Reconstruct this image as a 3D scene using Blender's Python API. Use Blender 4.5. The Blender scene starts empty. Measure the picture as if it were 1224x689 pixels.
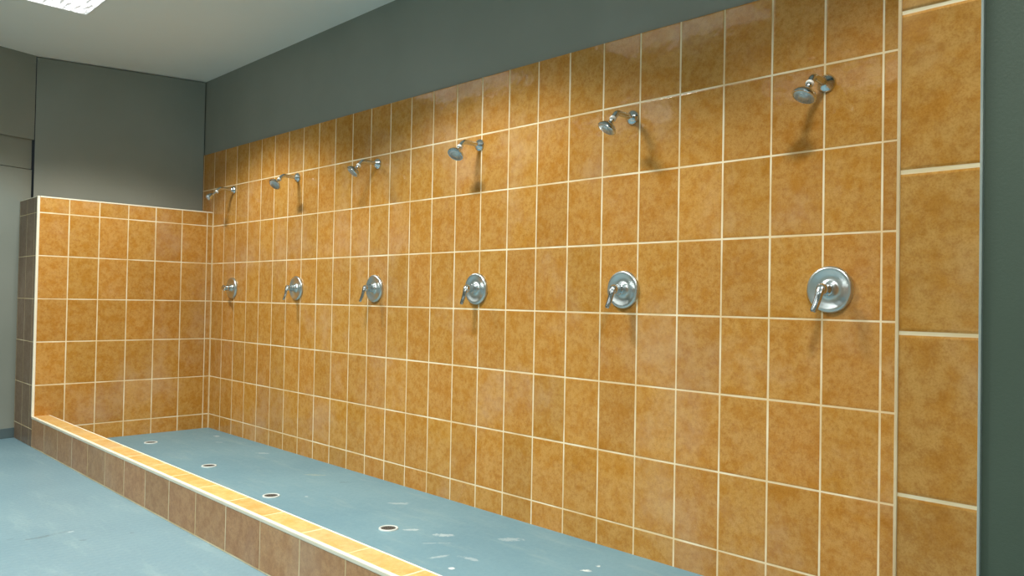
import bpy, bmesh, math, random
from mathutils import Vector, Matrix, Euler

# ------------------------------------------------------------------ units
U = 0.305                      # one tile row (30 cm tile + grout)
Z0 = -2.40                     # floor level in tile units
def P(x, y, z): return Vector((x*U, y*U, (z-Z0)*U))

scene = bpy.context.scene
C = scene.collection

# ------------------------------------------------------------------ camera
f_px, yaw, pitch, roll = 935.453, 0.790062, 0.0163193, 0.0184604
fw = Vector((-math.sin(yaw)*math.cos(pitch), math.cos(yaw)*math.cos(pitch), math.sin(pitch)))
rt = Vector((math.cos(yaw), math.sin(yaw), 0)); up = rt.cross(fw)
r2 = math.cos(roll)*rt + math.sin(roll)*up
u2 = -math.sin(roll)*rt + math.cos(roll)*up
cam = bpy.data.cameras.new('camera'); camo = bpy.data.objects.new('camera', cam); C.objects.link(camo)
cam.sensor_width = 36; cam.lens = f_px/1224*36; cam.clip_start = 0.02
M = Matrix((r2, u2, -fw)).transposed().to_4x4(); M.translation = P(20.5207, -9.0208, 1.1552)
camo.matrix_world = M
scene.camera = camo

# ------------------------------------------------------------------ world, exposure
w = bpy.data.worlds.new('world'); scene.world = w; w.use_nodes = True
w.node_tree.nodes['Background'].inputs[0].default_value = (0.6, 0.75, 0.8, 1)
w.node_tree.nodes['Background'].inputs[1].default_value = 0.02
vs = scene.view_settings
vs.view_transform = 'Standard'; vs.look = 'None'; vs.gamma = 1; vs.use_curve_mapping = False
vs.exposure = 0.06
LAMP_NEAR = 50.0               # watts of the lamp row along the showers
LAMP_FAR = 39.0                # watts of the lamp row behind the photographer
LAMP_COLOR = (1.0, 1.0, 0.92)
LENS_GLOW = 5.0
CUT_LO, CUT_HI = 0.43, 0.62    # cosines between which the louvred lamps fade out

# ------------------------------------------------------------------ materials
def mat(name, col, rough=0.5, metal=0.0):
    m = bpy.data.materials.new(name); m.use_nodes = True
    b = m.node_tree.nodes['Principled BSDF']
    b.inputs['Base Color'].default_value = (*col, 1); b.inputs['Roughness'].default_value = rough
    b.inputs['Metallic'].default_value = metal
    return m
class N:
    def __init__(s, m): s.t = m.node_tree; s.b = s.t.nodes['Principled BSDF']
    def new(s, k, **kw):
        n = s.t.nodes.new(k)
        for a, v in kw.items(): setattr(n, a, v)
        return n
    def link(s, a, b): s.t.links.new(a, b)
    def math(s, op, a, b=None, c=None, clamp=False):
        n = s.new('ShaderNodeMath', operation=op); n.use_clamp = clamp
        for i, v in enumerate((a, b, c)):
            if v is None: continue
            if isinstance(v, (int, float)): n.inputs[i].default_value = v
            else: s.link(v, n.inputs[i])
        return n.outputs[0]
    def mix(s, f, a, b, mode='MIX'):
        n = s.new('ShaderNodeMix', data_type='RGBA', blend_type=mode)
        for sock, v in ((n.inputs[0], f), (n.inputs[6], a), (n.inputs[7], b)):
            if isinstance(v, (int, float)): sock.default_value = v
            elif isinstance(v, tuple): sock.default_value = (*v, 1)
            else: s.link(v, sock)
        return n.outputs[2]
    def noise(s, vec, scale, detail=3, rough=0.5):
        n = s.new('ShaderNodeTexNoise'); n.inputs['Scale'].default_value = scale
        n.inputs['Detail'].default_value = detail; n.inputs['Roughness'].default_value = rough
        s.link(vec, n.inputs['Vector']); return n.outputs[0]
    def ramp(s, v, a, b, smooth=True):
        n = s.new('ShaderNodeMapRange'); n.interpolation_type = 'SMOOTHSTEP' if smooth else 'LINEAR'
        s.link(v, n.inputs[0]); n.inputs[1].default_value = a; n.inputs[2].default_value = b
        return n.outputs[0]
    def bump(s, h, strength, dist, prev=None):
        n = s.new('ShaderNodeBump'); n.inputs['Strength'].default_value = strength
        n.inputs['Distance'].default_value = dist; s.link(h, n.inputs['Height'])
        if prev: s.link(prev, n.inputs['Normal'])
        return n.outputs[0]

GROUT = (0.93, 0.83, 0.60)
def tile_mat(name, wu, hv, light, mid, dark, rough=0.08, half=0.0115):
    """glazed ceramic tile; the UV map counts tiles, wu and hv are the tile size in rows"""
    m = mat(name, mid, rough); n = N(m)
    uv = n.new('ShaderNodeUVMap').outputs[0]
    sp = n.new('ShaderNodeSeparateXYZ'); n.link(uv, sp.inputs[0])
    obj = n.new('ShaderNodeTexCoord').outputs['Object']
    def dist(s, k):
        fr = n.math('FRACT', n.math('ADD', s, 0.5))
        return n.math('MULTIPLY', n.math('ABSOLUTE', n.math('SUBTRACT', fr, 0.5)), k)
    d = n.math('MINIMUM', dist(sp.outputs[0], wu), dist(sp.outputs[1], hv))
    # hand-laid joints: their width wanders a little
    wob = n.math('MULTIPLY', n.math('SUBTRACT', n.noise(obj, 3.2, 2), 0.5), 0.010)
    d2 = n.math('ADD', d, wob)
    g = n.math('SUBTRACT', 1.0, n.ramp(d2, half*0.75, half*1.25))
    cell = n.new('ShaderNodeCombineXYZ')
    n.link(n.math('FLOOR', sp.outputs[0]), cell.inputs[0]); n.link(n.math('FLOOR', sp.outputs[1]), cell.inputs[1])
    wn = n.new('ShaderNodeTexWhiteNoise', noise_dimensions='3D'); n.link(cell.outputs[0], wn.inputs['Vector'])
    # each tile shows its own piece of the mottled glaze
    off = n.new('ShaderNodeVectorMath', operation='MULTIPLY_ADD')
    n.link(wn.outputs['Color'], off.inputs[0]); off.inputs[1].default_value = (7, 7, 7); n.link(obj, off.inputs[2])
    v = off.outputs[0]
    n1 = n.noise(v, 17, 6, 0.66); n2 = n.noise(v, 55, 5, 0.7); n3 = n.noise(v, 240, 2, 0.6)
    c = n.mix(n.ramp(n1, 0.36, 0.60), mid, light)
    c = n.mix(n.math('MULTIPLY', n.ramp(n2, 0.42, 0.72), 0.50), c, dark)
    c = n.mix(n.math('MULTIPLY', n.ramp(n3, 0.40, 0.70), 0.30), c, dark)
    # tile-to-tile shade
    k = n.math('MULTIPLY_ADD', wn.outputs['Value'], 0.16, 0.92)
    hs = n.new('ShaderNodeHueSaturation'); n.link(c, hs.inputs['Color']); n.link(k, hs.inputs['Value'])
    wsp = n.new('ShaderNodeSeparateColor'); n.link(wn.outputs['Color'], wsp.inputs[0])
    n.link(n.math('MULTIPLY_ADD', wsp.outputs[1], 0.005, 0.4975), hs.inputs['Hue'])
    # thin soap film in places
    film = n.math('MULTIPLY', n.ramp(n.noise(obj, 1.9, 5, 0.65), 0.48, 0.72), 0.20)
    c = n.mix(film, hs.outputs[0], (0.62, 0.52, 0.42))
    gcol = n.mix(n.ramp(n.noise(obj, 5, 3), 0.35, 0.7), (0.78, 0.60, 0.34), GROUT)
    n.link(n.mix(g, c, gcol), n.b.inputs['Base Color'])
    n.link(n.math('MULTIPLY_ADD', g, 0.55, n.math('MULTIPLY_ADD', n2, 0.06, rough-0.03)), n.b.inputs['Roughness'])
    b1 = n.bump(n.ramp(d2, half*0.6, half*2.6), 0.6, 0.0012)
    b2 = n.bump(n.noise(v, 9, 2), 0.35, 0.005, b1)
    b3 = n.bump(n.noise(v, 38, 2), 0.30, 0.0012, b2)
    n.link(b3, n.b.inputs['Normal'])
    n.b.inputs['Specular IOR Level'].default_value = 0.24
    return m
ORL, ORM, ORD = (0.58, 0.315, 0.085), (0.51, 0.235, 0.040), (0.35, 0.125, 0.014)
m_tile = tile_mat('orange_wall_tile', 0.66214, 1.0, ORL, ORM, ORD)
m_tile_curb = tile_mat('pale_orange_curb_tile', 1.0, 1.0, (0.70, 0.47, 0.19), (0.64, 0.37, 0.115), (0.50, 0.25, 0.06), 0.3)
BRL, BRM, BRD = (0.60, 0.33, 0.15), (0.50, 0.25, 0.105), (0.34, 0.14, 0.055)
m_tile_side = tile_mat('brown_curb_side_tile', 1.0, 0.68, BRL, BRM, BRD, 0.35, 0.010)
m_tile_end = tile_mat('brown_end_tile', 0.66, 1.0, (0.30, 0.20, 0.13), (0.25, 0.155, 0.095), (0.17, 0.09, 0.05), 0.35, 0.008)

def paint(name, a, b, rough=0.6, scale=2.0, bump=0.25):
    m = mat(name, a, rough); n = N(m)
    obj = n.new('ShaderNodeTexCoord').outputs['Object']
    c = n.mix(n.ramp(n.noise(obj, scale, 4), 0.3, 0.7), a, b)
    n.link(c, n.b.inputs['Base Color'])
    n.link(n.bump(n.noise(obj, 160, 3, 0.7), bump, 0.001), n.b.inputs['Normal'])
    return m
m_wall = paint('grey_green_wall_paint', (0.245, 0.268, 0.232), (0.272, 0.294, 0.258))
m_wall_dark = paint('dark_green_grey_wall_tone', (0.064, 0.094, 0.066), (0.076, 0.108, 0.078))  # right wall only: darker, greener base colour than the other walls
m_base = paint('slate_baseboard_paint', (0.085, 0.125, 0.135), (0.10, 0.14, 0.15), 0.5)
m_ceil = paint('off_white_ceiling', (0.84, 0.87, 0.84), (0.87, 0.90, 0.87), 0.8, 0.8)
m_trim = paint('cream_edge_trim', (0.88, 0.80, 0.62), (0.93, 0.86, 0.70), 0.35, 8, 0.1)
m_caulk = paint('cream_corner_caulk', (0.66, 0.48, 0.26), (0.78, 0.62, 0.38), 0.6, 8, 0.2)
m_trimg = paint('grey_painted_trim', (0.30, 0.36, 0.34), (0.42, 0.46, 0.42), 0.5, 6, 0.2)

def floor_mat(name, a, b, blobs, dimple):
    m = mat(name, a, 0.45); n = N(m)
    obj = n.new('ShaderNodeTexCoord').outputs['Object']
    c = n.mix(n.ramp(n.noise(obj, 1.3, 5, 0.6), 0.3, 0.7), a, b)
    # long dry smears
    mp = n.new('ShaderNodeMapping'); mp.inputs['Rotation'].default_value = (0, 0, 0.5)
    mp.inputs['Scale'].default_value = (1.2, 6, 1); n.link(obj, mp.inputs[0])
    sm = n.math('MULTIPLY', n.ramp(n.noise(mp.outputs[0], 1.3, 6, 0.75), 0.50, 0.72), 0.40)
    c = n.mix(sm, c, (0.30, 0.42, 0.43))
    fine = n.noise(obj, 55, 3, 0.7)
    c = n.mix(n.math('MULTIPLY', n.ramp(fine, 0.5, 0.75), 0.12), c, (0.16, 0.24, 0.28))
    for (x, y, rx, ry, ang, col, amt) in blobs:
        q = n.new('ShaderNodeMapping', vector_type='TEXTURE')
        q.inputs['Location'].default_value = (x*U, y*U, 0); q.inputs['Rotation'].default_value = (0, 0, ang)
        q.inputs['Scale'].default_value = (rx*U, ry*U, 1); n.link(obj, q.inputs[0])
        s2 = n.new('ShaderNodeSeparateXYZ'); n.link(q.outputs[0], s2.inputs[0])
        r = n.math('ADD', n.math('POWER', n.math('ABSOLUTE', s2.outputs[0]), 2.0), n.math('POWER', n.math('ABSOLUTE', s2.outputs[1]), 2.0))
        r = n.math('ADD', r, n.math('MULTIPLY_ADD', n.noise(obj, 38, 4, 0.75), 5.0, -2.3))
        f = n.math('MULTIPLY', n.math('SUBTRACT', 1.0, n.ramp(r, 0.5, 1.3)), amt)
        c = n.mix(f, c, col)
    n.link(c, n.b.inputs['Base Color'])
    n.link(n.math('MULTIPLY_ADD', fine, 0.25, 0.34), n.b.inputs['Roughness'])
    h = n.bump(fine, 0.3, 0.0015)
    if dimple:
        vo = n.new('ShaderNodeTexVoronoi'); vo.inputs['Scale'].default_value = 26; vo.inputs['Randomness'].default_value = 0.0
        n.link(obj, vo.inputs['Vector'])
        dd = n.ramp(vo.outputs['Distance'], 0.15, 0.42)
        h = n.bump(dd, 0.35, 0.0012, h)
    n.link(h, n.b.inputs['Normal'])
    return m
WH, DK = (0.80, 0.86, 0.86), (0.07, 0.10, 0.10)
m_pan = floor_mat('blue_grey_shower_floor_paint', (0.130, 0.270, 0.345), (0.165, 0.315, 0.385), [
    (1.39, -.38, .11, .06, .3, WH, .5), (2.22, -.69, .10, .05, .6, WH, .25), (4.09, -.52, .15, .07, .7, WH, .3),
    (6.73, -.78, .22, .09, .7, (0.40, 0.46, 0.36), .4), (8.15, -1.77, .04, .03, .2, WH, .5), (7.65, -.68, .14, .025, .9, DK, .5),
    (9.58, -.8, .20, .07, .8, WH, .22), (10.95, -1.6, .12, .05, .8, WH, .35), (11.47, -1.41, .17, .07, .7, WH, .35),
    (13.9, -.73, .05, .04, .8, WH, .8), (13.90, -1.0, .09, .05, .6, WH, .85), (12.67, -2.26, .05, .04, .8, WH, .7), (12.52, -1.83, .18, .05, .2, WH, .25),
    (12.2, -2.1, .16, .04, 1.3, WH, .25), (12.3, -.8, .20, .09, .8, WH, .25), (11.7, -1.75, .30, .02, .9, WH, .25)], False)
m_floor = floor_mat('blue_grey_room_floor_paint', (0.150, 0.255, 0.308), (0.180, 0.290, 0.340), [
    (7.66, -5.82, .22, .05, 1.65, DK, .42), (7.60, -5.52, .20, .022, 1.65, DK, .4), (7.65, -5.40, .06, .035, 1.6, WH, .35), (7.48, -6.14, .07, .03, 1.6, DK, .3),
    (8.2, -5.39, .06, .03, 1.2, DK, .4), (8.27, -4.76, .05, .035, .4, DK, .4)], True)

m_chrome = mat('polished_chrome', (0.62, 0.66, 0.68), 0.16, 1.0)
m_satin = mat('satin_chrome', (0.66, 0.71, 0.72), 0.30, 1.0)
m_white_ring = mat('white_plastic_collar', (0.85, 0.86, 0.82), 0.35)
m_face = mat('grey_blue_nozzle_plate', (0.50, 0.57, 0.60), 0.35, 0.7)
m_grate = mat('dull_drain_metal', (0.085, 0.082, 0.075), 0.6, 0.3)
m_hole = mat('drain_slot_black', (0.004, 0.004, 0.004), 0.9)
m_rim = paint('worn_white_drain_rim', (0.55, 0.62, 0.62), (0.72, 0.78, 0.76), 0.45, 20)
m_lamp_frame = mat('white_enamel_lamp_frame', (0.85, 0.86, 0.84), 0.4)
def lens_mat():
    m = mat('glowing_prismatic_lens', (0.9, 0.9, 0.9), 0.4); n = N(m)
    obj = n.new('ShaderNodeTexCoord').outputs['Object']
    mp = n.new('ShaderNodeMapping'); mp.inputs['Scale'].default_value = (1.5, 7, 1); n.link(obj, mp.inputs[0])
    k = n.ramp(n.noise(mp.outputs[0], 5, 4, 0.6), 0.40, 0.60)
    vo = n.new('ShaderNodeTexVoronoi'); vo.inputs['Scale'].default_value = 60; n.link(obj, vo.inputs['Vector'])
    s = n.math('MULTIPLY', n.math('MULTIPLY_ADD', k, 0.92, 0.08), LENS_GLOW)
    s = n.math('MULTIPLY', s, n.math('MULTIPLY_ADD', vo.outputs['Distance'], -0.4, 1.0))
    n.b.inputs['Emission Color'].default_value = (0.97, 0.98, 1.0, 1)
    n.link(s, n.b.inputs['Emission Strength'])
    return m
m_lens = lens_mat()

# ------------------------------------------------------------------ mesh helpers (local metres)
def finish(name, bm, m, parent=None, smooth=False, bevel=0, kind=None, auto=None):
    me = bpy.data.meshes.new(name); bm.normal_update(); bm.to_mesh(me); bm.free()
    me.materials.append(m)
    if smooth:
        for p in me.polygons: p.use_smooth = True
        if auto: me.set_sharp_from_angle(angle=math.radians(auto))
    o = bpy.data.objects.new(name, me); C.objects.link(o)
    if parent: o.parent = parent
    if bevel:
        b = o.modifiers.new('bevel', 'BEVEL'); b.width = bevel; b.segments = 2; b.limit_method = 'ANGLE'
    if kind: o['kind'] = kind
    return o
def box(bm, a, b):
    """a, b in tile units"""
    lo, hi = P(*a), P(*b)
    vs_ = [bm.verts.new((x, y, z)) for x in (lo.x, hi.x) for y in (lo.y, hi.y) for z in (lo.z, hi.z)]
    for f in ((0,1,3,2),(4,6,7,5),(0,4,5,1),(2,3,7,6),(0,2,6,4),(1,5,7,3)): bm.faces.new([vs_[i] for i in f])
def prism(bm, pts, z0, z1):
    """pts: plan outline in tile units (counter-clockwise)"""
    lo = [bm.verts.new(P(x, y, z0)) for x, y in pts]; hi = [bm.verts.new(P(x, y, z1)) for x, y in pts]
    k = len(pts)
    bm.faces.new(lo[::-1]); bm.faces.new(hi)
    for i in range(k): bm.faces.new((lo[i], lo[(i+1) % k], hi[(i+1) % k], hi[i]))
def uvmap(o, fn):
    me = o.data; uv = me.uv_layers.new(name='UVMap')
    for p in me.polygons:
        for li in p.loop_indices:
            v = me.vertices[me.loops[li].vertex_index].co
            uv.data[li].uv = fn(v.x/U, v.y/U, v.z/U+Z0, p.normal)
def struct(name, bm, m, **kw): return finish(name, bm, m, kind='structure', **kw)
def B(*boxes):
    bm = bmesh.new()
    for a, b in boxes: box(bm, a, b)
    return bm
def lathe(bm, prof, seg=40, M=Matrix()):
    """prof: (radius, height) pairs along local Z"""
    rings = []
    for r, h in prof:
        if r < 1e-6: rings.append([bm.verts.new(M @ Vector((0, 0, h)))])
        else: rings.append([bm.verts.new(M @ Vector((r*math.cos(2*math.pi*i/seg), r*math.sin(2*math.pi*i/seg), h))) for i in range(seg)])
    for a, b in zip(rings, rings[1:]):
        for i in range(seg):
            j = (i+1) % seg
            if len(a) == 1 and len(b) == 1: continue
            if len(a) == 1: bm.faces.new((a[0], b[j], b[i]))
            elif len(b) == 1: bm.faces.new((a[i], a[j], b[0]))
            else: bm.faces.new((a[i], a[j], b[j], b[i]))
    bmesh.ops.recalc_face_normals(bm, faces=bm.faces)
def tube(bm, pts, rad, seg=16, flat=1.0):
    pts = [Vector(p) for p in pts]
    if not isinstance(rad, (list, tuple)): rad = [rad]*len(pts)
    rings = []; side = Vector((1, 0, 0))
    for i, p in enumerate(pts):
        t = (pts[min(i+1, len(pts)-1)] - pts[max(i-1, 0)]).normalized()
        s = (side - side.dot(t)*t).normalized(); n_ = t.cross(s)
        rings.append([bm.verts.new(p + rad[i]*(math.cos(2*math.pi*k/seg)*s + flat*math.sin(2*math.pi*k/seg)*n_)) for k in range(seg)])
    for a, b in zip(rings, rings[1:]):
        for k in range(seg): bm.faces.new((a[k], a[(k+1) % seg], b[(k+1) % seg], b[k]))
    bm.faces.new(rings[0][::-1]); bm.faces.new(rings[-1])
    bmesh.ops.recalc_face_normals(bm, faces=bm.faces)

# ------------------------------------------------------------------ room shell
ZC = 7.02                      # ceiling
FR = -14.0                     # wall behind the photographer
RX = 26.0                      # far right
LP = [(-0.70, 0.0), (-1.61, -3.85), (-0.75, -6.95), (-0.75, FR)]   # left wall in plan

bm = bmesh.new(); prism(bm, [(-2.2, 0.4), (-2.2, FR-.4), (RX+.4, FR-.4), (RX+.4, 0.4)], Z0-0.4, Z0)
struct('floor', bm, m_floor)
# raised painted floor of the shower trough
bm = bmesh.new(); prism(bm, [(0.0, 0.0), (0.0, -3.74), (18.75, -3.74), (18.75, 0.0)], Z0, -2.375)
o = struct('floor_shower', bm, m_pan)

# painted wall behind the showers, with the tiled cladding standing proud of it
wb = struct('wall_back', B(((-1.6, 0.03, Z0), (RX, 0.4, ZC))), m_wall)
TW, C0 = 0.66214, 0.68146
cl = finish('tile_cladding', B(((-0.695, 0.0, Z0), (18.76, 0.03, 4.985))), m_tile, parent=wb)
uvmap(cl, lambda x, y, z, n: ((x-C0)/TW, z))
cl['label'] = 'orange mottled ceramic tiles with cream grout'

# left end wall: skewed painted wall, and the door section beside it
def seg_wall(a, b, t, z0, z1):
    a = Vector(a); b = Vector(b); d = (b-a).normalized(); nrm = Vector((d.y, -d.x))  # right-hand side of travel
    o_ = -nrm if nrm.x > 0 else nrm
    return [(a.x, a.y), (b.x, b.y), (b.x+o_.x*t, b.y+o_.y*t), (a.x+o_.x*t, a.y+o_.y*t)]
bm = bmesh.new(); prism(bm, seg_wall(LP[0], LP[1], 0.5, 0, 0), Z0, ZC-.025); bmesh.ops.recalc_face_normals(bm, faces=bm.faces)
struct('wall_end', bm, m_wall)
# door section
a, b = Vector(LP[1]), Vector(LP[2]); d = (b-a).normalized(); e = a + d*3.05
out = Vector((-1.0, -0.28)).normalized()
def off(p, k): return (p.x+out.x*k, p.y+out.y*k)
bm = bmesh.new()
g_ = a + d*.022
prism(bm, [g_[:], e[:], off(e, .5), off(g_, .5)], 4.93, ZC)
prism(bm, [e[:], b[:], off(b, .5), off(e, .5)], Z0, ZC)
prism(bm, [LP[2], LP[3], (LP[3][0]-.5, LP[3][1]), (LP[2][0]-.5, LP[2][1])], Z0, ZC)
prism(bm, [off(a, .34), off(e, .34), off(e, .5), off(a, .5)], Z0, 4.93)
bmesh.ops.recalc_face_normals(bm, faces=bm.faces)
struct('wall_left', bm, m_wall)
dr = bpy.data.objects.new('door_1', None); C.objects.link(dr); dr.location = P(a.x, a.y, Z0); dr['kind'] = 'structure'
dr['label'] = 'grey painted door with a transom panel above, left of the tiled partition'
def dpart(name, p0, p1, k0, k1, z0, z1, m):
    bm = bmesh.new(); prism(bm, [off(p0, k0), off(p1, k0), off(p1, k1), off(p0, k1)], z0, z1)
    bmesh.ops.translate(bm, verts=bm.verts, vec=-dr.location); bmesh.ops.recalc_face_normals(bm, faces=bm.faces)
    return finish(name, bm, m, parent=dr, bevel=0.002)
dpart('transom_panel', a+d*.02, e-d*.02, .09, .30, 4.20, 4.93, m_wall)
dpart('door_leaf', a+d*.02, e-d*.02, .065, .30, Z0, 4.185, m_wall)
dpart('kick_board', a+d*.03, e-d*.03, .03, .065, Z0, -2.16, m_base)

# wall on the right that closes the trough: tiled return and end strip, painted beyond
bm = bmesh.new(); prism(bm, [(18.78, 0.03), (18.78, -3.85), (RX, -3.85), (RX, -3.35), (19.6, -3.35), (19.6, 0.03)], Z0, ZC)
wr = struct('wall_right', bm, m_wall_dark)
bm = B(((18.75, -3.88, Z0), (19.2, -3.85, 4.985)), ((18.75, -3.85, Z0), (18.78, 0.0, 4.985)))
ts = finish('tile_cladding', bm, m_tile, parent=wr)
uvmap(ts, lambda x, y, z, n: ((0.5+(x-18.975)/3.0, z) if abs(n.y) > .5 else ((y-.1)/TW, z)))
ts['label'] = 'orange mottled ceramic tiles with cream grout'
finish('edge_trim', B(((18.738, -3.892, Z0), (18.758, -3.872, 4.99))), m_caulk, parent=wr, bevel=.001)
finish('corner_trim', B(((19.197, -3.886, Z0), (19.212, -3.85, 4.99))), m_trimg, parent=wr, bevel=.001)
struct('wall_far_right', B(((RX, FR, Z0), (RX+.4, .4, ZC))), m_wall)
struct('wall_front', B(((-1.3, FR-.4, Z0), (RX, FR, ZC))), m_wall)

# ceiling with openings for the troffers
LIGHTS = [(4.46, -4.89), (11.20, -4.89), (17.95, -4.89), (5.4, -10.9), (12.3, -10.9), (19.1, -10.9)]
HX, HY = 2.0, 1.0
xs = sorted({-2.2, RX+.4} | {x+s*HX for x, _ in LIGHTS for s in (-1, 1)})
ys = sorted({0.4, FR-.4} | {y+s*HY for _, y in LIGHTS for s in (-1, 1)})
bm = bmesh.new()
for x0, x1 in zip(xs, xs[1:]):
    for y0, y1 in zip(ys, ys[1:]):
        if any(abs((x0+x1)/2-lx) < HX and abs((y0+y1)/2-ly) < HY for lx, ly in LIGHTS): continue
        box(bm, (x0, y0, ZC), (x1, y1, ZC+.3))
bmesh.ops.remove_doubles(bm, verts=bm.verts, dist=1e-5)
struct('ceiling', bm, m_ceil)
struct('ceiling_slab', B(((-2.2, FR-.4, ZC+.62), (RX+.4, .4, ZC+.8))), m_ceil)

# ------------------------------------------------------------------ low tiled partition at the far end
pt = bpy.data.objects.new('partition_wall', None); C.objects.link(pt); pt.location = P(0, -4.13, Z0)
pt['kind'] = 'structure'; pt['label'] = 'chest-high tiled partition wall with a cream edge trim at the far end of the showers'
def child(name, bm, m, par, **kw):
    bmesh.ops.translate(bm, verts=bm.verts, vec=-par.location)
    return finish(name, bm, m, parent=par, **kw)
def uvchild(o, par, fn):
    L = par.location
    uvmap(o, lambda x, y, z, n: fn(x+L.x/U, y+L.y/U, z+(L.z/U), n))
PTOP = 3.372
bm = bmesh.new(); prism(bm, [(-.04, -.0), (-.68, -.0), (-1.58, -3.80), (-1.66, -4.09), (-.04, -4.09)], Z0, PTOP-.03); bmesh.ops.recalc_face_normals(bm, faces=bm.faces)
child('core', bm, m_wall, pt)
o = child('side_tiles', B(((-.04, -4.10, Z0), (0, 0.0, PTOP))), m_tile, pt)
uvchild(o, pt, lambda x, y, z, n: ((y+.15819)/TW, z))
o['label'] = 'orange mottled tiles facing the showers'
o = child('end_tiles', B(((-1.60, -4.13, Z0), (-.0, -4.09, PTOP))), m_tile_end, pt)
uvchild(o, pt, lambda x, y, z, n: ((x+.25)/.66, z)); o['label'] = 'dull brown tiles on the end face'
bm = bmesh.new(); prism(bm, [(-.04, -.0), (-.68, -.0), (-1.58, -3.80), (-1.60, -4.09), (-.04, -4.09)], PTOP-.03, PTOP); bmesh.ops.recalc_face_normals(bm, faces=bm.faces)
o = child('cap_tiles', bm, m_tile, pt); uvchild(o, pt, lambda x, y, z, n: ((y+.158)/TW, x+.5))
child('edge_trim', B(((-.05, -4.142, -1.72), (.010, -4.085, PTOP+.006))), m_trim, pt, bevel=.004)
child('top_trim', B(((-.03, -4.08, PTOP-.022), (.006, 0.0, PTOP+.008)), ((-1.6, -4.138, PTOP-.012), (-.05, -4.11, PTOP+.006))), m_trim, pt, bevel=.002)
child('corner_caulk', B(((-.0, -.022, -2.375), (.022, -.0, PTOP))), m_caulk, pt)

# ------------------------------------------------------------------ curb along the trough
cb = bpy.data.objects.new('shower_curb', None); C.objects.link(cb); cb.location = P(9.4, -3.95, Z0)
cb['kind'] = 'structure'; cb['label'] = 'long low tiled curb with orange top and dull brown side in front of the showers'
CT = -1.71
child('core', B(((0, -4.09, Z0), (18.9, -3.79, CT-.03))), m_wall, cb)
o = child('outer_side_tiles', B(((0, -4.13, Z0), (18.9, -4.09, CT))), m_tile_side, cb)
uvchild(o, cb, lambda x, y, z, n: ((x-.03), (z-CT)/.68)); o['label'] = 'dull brown tiles laid on edge'
o = child('inner_side_tiles', B(((0, -3.79, Z0), (18.75, -3.76, CT))), m_tile_curb, cb)
uvchild(o, cb, lambda x, y, z, n: (x, (z-CT)/1.2+.02))
o = child('top_tiles', B(((0, -4.09, CT-.03), (18.75, -3.78, CT+.002))), m_tile_curb, cb)
uvchild(o, cb, lambda x, y, z, n: (x, (y+3.93)*.3+.5)); o['label'] = 'bright orange tiles along the top'
child('edge_trim', B(((-.0, -4.142, CT-.052), (18.9, -4.085, CT+.008))), m_trim, cb, bevel=.004)
child('inner_trim', B(((0, -3.785, CT-.02), (18.75, -3.757, CT+.006))), m_trim, cb, bevel=.002)

# ------------------------------------------------------------------ helpers for things
def thing(name, label, cat, loc, group=None):
    o = bpy.data.objects.new(name, None); C.objects.link(o); o.location = loc
    o['label'] = label; o['category'] = cat; o.empty_display_size = .05
    if group: o['group'] = group
    return o
def dup(root, loc, label):
    r = root.copy(); C.objects.link(r); r.location = loc; r['label'] = label
    for ch in list(root.children):
        c = ch.copy(); C.objects.link(c); c.parent = r
        for g in list(ch.children):
            k = g.copy(); C.objects.link(k); k.parent = c
    return r
def kid(root, base): return [c for c in root.children if c.name.split('.')[0] == base][0]

# ------------------------------------------------------------------ ceiling troffers
def make_light(loc, label, watts, shift=-.2):
    t = thing('ceiling_light', label, 'ceiling light', loc, 'recessed fluorescent ceiling lights')
    bm = bmesh.new(); w2, h2 = HX*U, HY*U; fr = .014
    def bx(x0, y0, z0, x1, y1, z1):
        v = [bm.verts.new((x, y, z)) for x in (x0, x1) for y in (y0, y1) for z in (z0, z1)]
        for f in ((0,1,3,2),(4,6,7,5),(0,4,5,1),(2,3,7,6),(0,2,6,4),(1,5,7,3)): bm.faces.new([v[i] for i in f])
    for s in (-1, 1):
        a0, a1 = sorted((s*(w2-.001), s*(w2-fr))); bx(a0, -h2+.001, -.003, a1, h2-.001, .02)
        b0, b1 = sorted((s*(h2-.001), s*(h2-fr))); bx(-w2+fr, b0, -.003, w2-fr, b1, .02)
    finish('frame', bm, m_lamp_frame, parent=t)
    bm = bmesh.new(); bx(-w2+fr, -h2+fr, .004, w2-fr, h2-fr, .008)
    finish('lens', bm, m_lens, parent=t)
    bm = bmesh.new(); bx(-w2+.003, -h2+.003, .021, w2-.003, h2-.003, .15)
    finish('housing', bm, m_lamp_frame, parent=t)
    l = bpy.data.lights.new('lamp_glow', 'AREA'); l.shape = 'RECTANGLE'; l.size = 1.4*U; l.size_y = .6*U
    l.energy = watts; l.color = LAMP_COLOR
    l.use_nodes = True; nt = l.node_tree           # photometric cut-off of a louvred troffer
    em = nt.nodes['Emission']; ge = nt.nodes.new('ShaderNodeNewGeometry')
    dp = nt.nodes.new('ShaderNodeVectorMath'); dp.operation = 'DOT_PRODUCT'
    nt.links.new(ge.outputs['Incoming'], dp.inputs[0]); nt.links.new(ge.outputs['Normal'], dp.inputs[1])
    ab = nt.nodes.new('ShaderNodeMath'); ab.operation = 'ABSOLUTE'; nt.links.new(dp.outputs['Value'], ab.inputs[0])
    mr = nt.nodes.new('ShaderNodeMapRange'); mr.interpolation_type = 'SMOOTHSTEP'
    nt.links.new(ab.outputs[0], mr.inputs[0]); mr.inputs[1].default_value = CUT_LO; mr.inputs[2].default_value = CUT_HI
    nt.links.new(mr.outputs[0], em.inputs['Strength'])
    lo = bpy.data.objects.new('lamp_glow', l); C.objects.link(lo); lo.parent = t; lo.location = (shift*U, .70*U, -.006)
    return t
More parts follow.
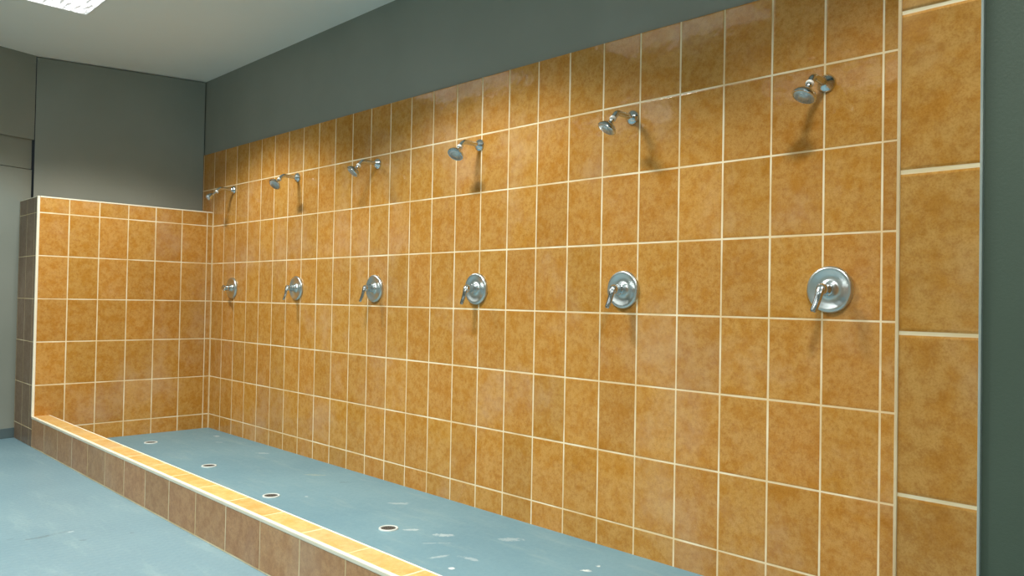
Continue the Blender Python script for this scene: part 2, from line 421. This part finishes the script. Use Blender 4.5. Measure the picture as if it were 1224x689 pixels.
names = ['bright square-cornered ceiling light near the top left corner of the photo',
         'ceiling light over the middle of the shower row', 'ceiling light over the right end of the shower row',
         'ceiling light in the second row towards the door', 'ceiling light in the middle of the second row',
         'ceiling light in the second row, right end, behind the camera']
for (x, y), s in zip(LIGHTS, names):
    make_light(P(x, y, ZC), s, LAMP_NEAR if y > -6 else LAMP_FAR, .9 if x > 17 else (-.8 if x < 6 else -.2))

# ------------------------------------------------------------------ floor drains
dl = ['round floor drain with a white rim, nearest the far corner of the trough',
      'round floor drain with a white rim, second from the tiled partition',
      'round floor drain with a white rim, third from the tiled partition',
      'round floor drain with a white rim, nearest the camera']
dpos = [(1.31, -1.95), (4.66, -2.01), (7.72, -2.23), (10.68, -1.84)]
def make_drain(loc, label):
    t = thing('floor_drain', label, 'drain', loc, 'floor drains along the shower trough')
    k = U
    bm = bmesh.new(); lathe(bm, [(.150*k, 0), (.150*k, .004), (.145*k, .006), (.120*k, .006), (.114*k, .003), (.114*k, 0)])
    finish('rim', bm, m_rim, parent=t, smooth=True, auto=40)
    bm = bmesh.new(); lathe(bm, [(.114*k, .0), (.114*k, .0035), (.09*k, .0042), (0, .0042)])
    g = finish('grate', bm, m_grate, parent=t, smooth=True, auto=40)
    bm = bmesh.new()
    for ring, cnt in ((.03, 5), (.065, 10)):
        for i in range(cnt):
            a_ = 2*math.pi*i/cnt; lathe(bm, [(.009*k, .0040), (.009*k, .0046), (0, .0046)], 10, Matrix.Translation((ring*k*math.cos(a_), ring*k*math.sin(a_), 0)))
    finish('grate_holes', bm, m_hole, parent=g)
    return t
d0 = make_drain(P(*dpos[0], -2.375), dl[0])
for p, s in list(zip(dpos, dl))[1:]: dup(d0, P(*p, -2.375), s)

# ------------------------------------------------------------------ shower valves
RY = Matrix.Rotation(math.radians(90), 4, 'X')      # local +Z -> world -Y (out of the wall)
def make_valve(loc, label):
    t = thing('shower_valve', label, 'shower valve', loc, 'round chrome mixer valves on the shower wall')
    k = U
    bm = bmesh.new()
    lathe(bm, [(.272*k, 0), (.274*k, .010*k), (.270*k, .034*k), (.258*k, .050*k), (.244*k, .056*k), (.232*k, .055*k), (.215*k, .050*k), (.18*k, .036*k), (.14*k, .028*k), (.11*k, .030*k), (.092*k, .044*k), (.084*k, .07*k), (.08*k, .095*k), (0, .095*k)], 56, RY)
    finish('escutcheon', bm, m_satin, parent=t, smooth=True, auto=50)
    bm = bmesh.new()
    lathe(bm, [(.078*k, .085*k), (.078*k, .12*k), (.066*k, .125*k), (.062*k, .20*k), (.068*k, .215*k), (.066*k, .245*k), (.05*k, .268*k), (0, .272*k)], 36, RY)
    finish('hub', bm, m_chrome, parent=t, smooth=True, auto=50)
    bm = bmesh.new()
    tube(bm, [(0, -.235*k, .045*k), (0, -.262*k, .0), (0, -.275*k, -.08*k), (0, -.295*k, -.17*k), (0, -.325*k, -.25*k), (0, -.335*k, -.272*k)],
         [.030*k, .050*k, .046*k, .043*k, .043*k, .028*k], 18, .55)
    finish('lever', bm, m_chrome, parent=t, smooth=True, auto=60)
    return t
vpos = [(1.25, 1.35), (4.49, 1.352), (7.55, 1.350), (10.56, 1.350), (13.69, 1.345), (16.67, 1.355)]
vang = [-80, -2, 6, 4, 8, 12]
vl = ['small-looking chrome shower valve next to the corner, its lever turned towards the camera',
      'chrome shower valve second from the corner, thin lever hanging down',
      'chrome shower valve third from the corner, below the head with two shadows',
      'chrome shower valve fourth from the corner, left of the two largest valves',
      'chrome shower valve second nearest the camera, broad lever pointing down left',
      'largest round chrome shower valve, nearest the camera beside the right end strip']
valves = []
for i, (x, z) in enumerate(vpos):
    t = make_valve(P(x, 0, z), vl[i]) if i == 0 else dup(valves[0], P(x, 0, z), vl[i])
    valves.append(t)
for t, a_ in zip(valves, vang): kid(t, 'lever').rotation_euler = (0, math.radians(a_), 0)

# ------------------------------------------------------------------ shower heads
def make_shower(loc, label):
    t = thing('overhead_shower', label, 'shower head', loc, 'chrome shower heads along the tiled wall')
    k = U
    bm = bmesh.new()
    lathe(bm, [(.106*k, 0), (.108*k, .012*k), (.103*k, .028*k), (.088*k, .048*k), (.064*k, .070*k), (.045*k, .084*k), (.036*k, .10*k), (0, .10*k)], 40, RY)
    finish('wall_flange', bm, m_chrome, parent=t, smooth=True, auto=50)
    bm = bmesh.new()
    pts = [(0, -.05, 0), (0, -.20, .004), (0, -.32, .006)]
    for i in range(1, 8):
        a_ = math.radians(i*50/7); pts.append((0, -.32-.11*math.sin(a_), .006-.11*(1-math.cos(a_))))
    e_ = pts[-1]; dn = (0, -math.cos(math.radians(50)), -math.sin(math.radians(50)))
    pts.append((0, e_[1]+.075*dn[1], e_[2]+.075*dn[2]))
    tube(bm, [Vector(p)*k for p in pts], .041*k, 18)
    finish('shower_arm', bm, m_chrome, parent=t, smooth=True, auto=60)
    end = Vector(pts[-1])*k
    R = Vector((0, 0, 1)).rotation_difference(Vector(dn)).to_matrix().to_4x4()
    bm = bmesh.new(); lathe(bm, [(0, -.01*k), (.045*k, -.01*k), (.047*k, -.004*k), (.047*k, .018*k), (.042*k, .024*k), (0, .024*k)], 24, Matrix.Translation(end) @ R)
    finish('joint_ring', bm, m_white_ring, parent=t, smooth=True, auto=40)
    hp = end + Vector(dn)*.040*k
    bm = bmesh.new()
    lathe(bm, [(0, -.03*k), (.028*k, -.02*k), (.036*k, 0), (.030*k, .022*k), (.036*k, .026*k), (.040*k, .042*k), (.052*k, .050*k), (.085*k, .068*k), (.115*k, .095*k),
               (.134*k, .125*k), (.140*k, .140*k), (.140*k, .152*k), (.133*k, .160*k), (.12*k, .160*k), (.12*k, .154*k), (0, .154*k)], 44)
    h = finish('head', bm, m_chrome, parent=t, smooth=True, auto=40); h.location = hp
    bm = bmesh.new(); lathe(bm, [(.118*k, .1555*k), (.11*k, .163*k), (.06*k, .166*k), (.05*k, .173*k), (0, .177*k)], 40)
    for ring, cnt in ((.09, 18), (.072, 14), (.035, 7)):
        for i in range(cnt):
            a_ = 2*math.pi*i/cnt; lathe(bm, [(.0055*k, .162*k), (.0045*k, .178*k), (0, .178*k)], 8, Matrix.Translation((ring*k*math.cos(a_), ring*k*math.sin(a_), 0)))
    finish('nozzle_plate', bm, m_face, parent=h, smooth=True, auto=40)
    return t, Vector(dn)
spos = [(1.21, 3.87), (4.42, 3.87), (7.56, 3.835), (10.57, 3.82), (13.80, 3.80), (16.60, 3.77)]
# direction each head sprays: (x, y, z)
sdir = [(-.10, -.95, -.75), (.15, -.68, -.7), (-.22, -.60, -.75), (.10, -.55, -.8), (-.28, -.42, -.85), (-.18, -.42, -.9)]
sl = ['chrome shower head at the far corner, above the tiled partition, seen edge-on',
      'chrome shower head second from the corner, its round face turned to the camera',
      'chrome shower head third from the corner, casting two faint shadows on the tiles',
      'chrome shower head fourth from the corner with a blue grey face turned to the camera',
      'chrome shower head with a wide downward cone, second nearest the camera',
      'largest chrome shower head, nearest the camera, high at the right end']
heads = []
for i, (x, z) in enumerate(spos):
    if i == 0: t, dn = make_shower(P(x, 0, z), sl[i])
    else: t = dup(heads[0], P(x, 0, z), sl[i])
    heads.append(t)
for t, dv in zip(heads, sdir):
    h = kid(t, 'head'); h.rotation_mode = 'QUATERNION'
    h.rotation_quaternion = Vector((0, 0, 1)).rotation_difference(Vector(dv).normalized())
# the far corner has a slimmer head than the rest
kid(heads[0], 'head').scale = (.58, .58, 1.5)
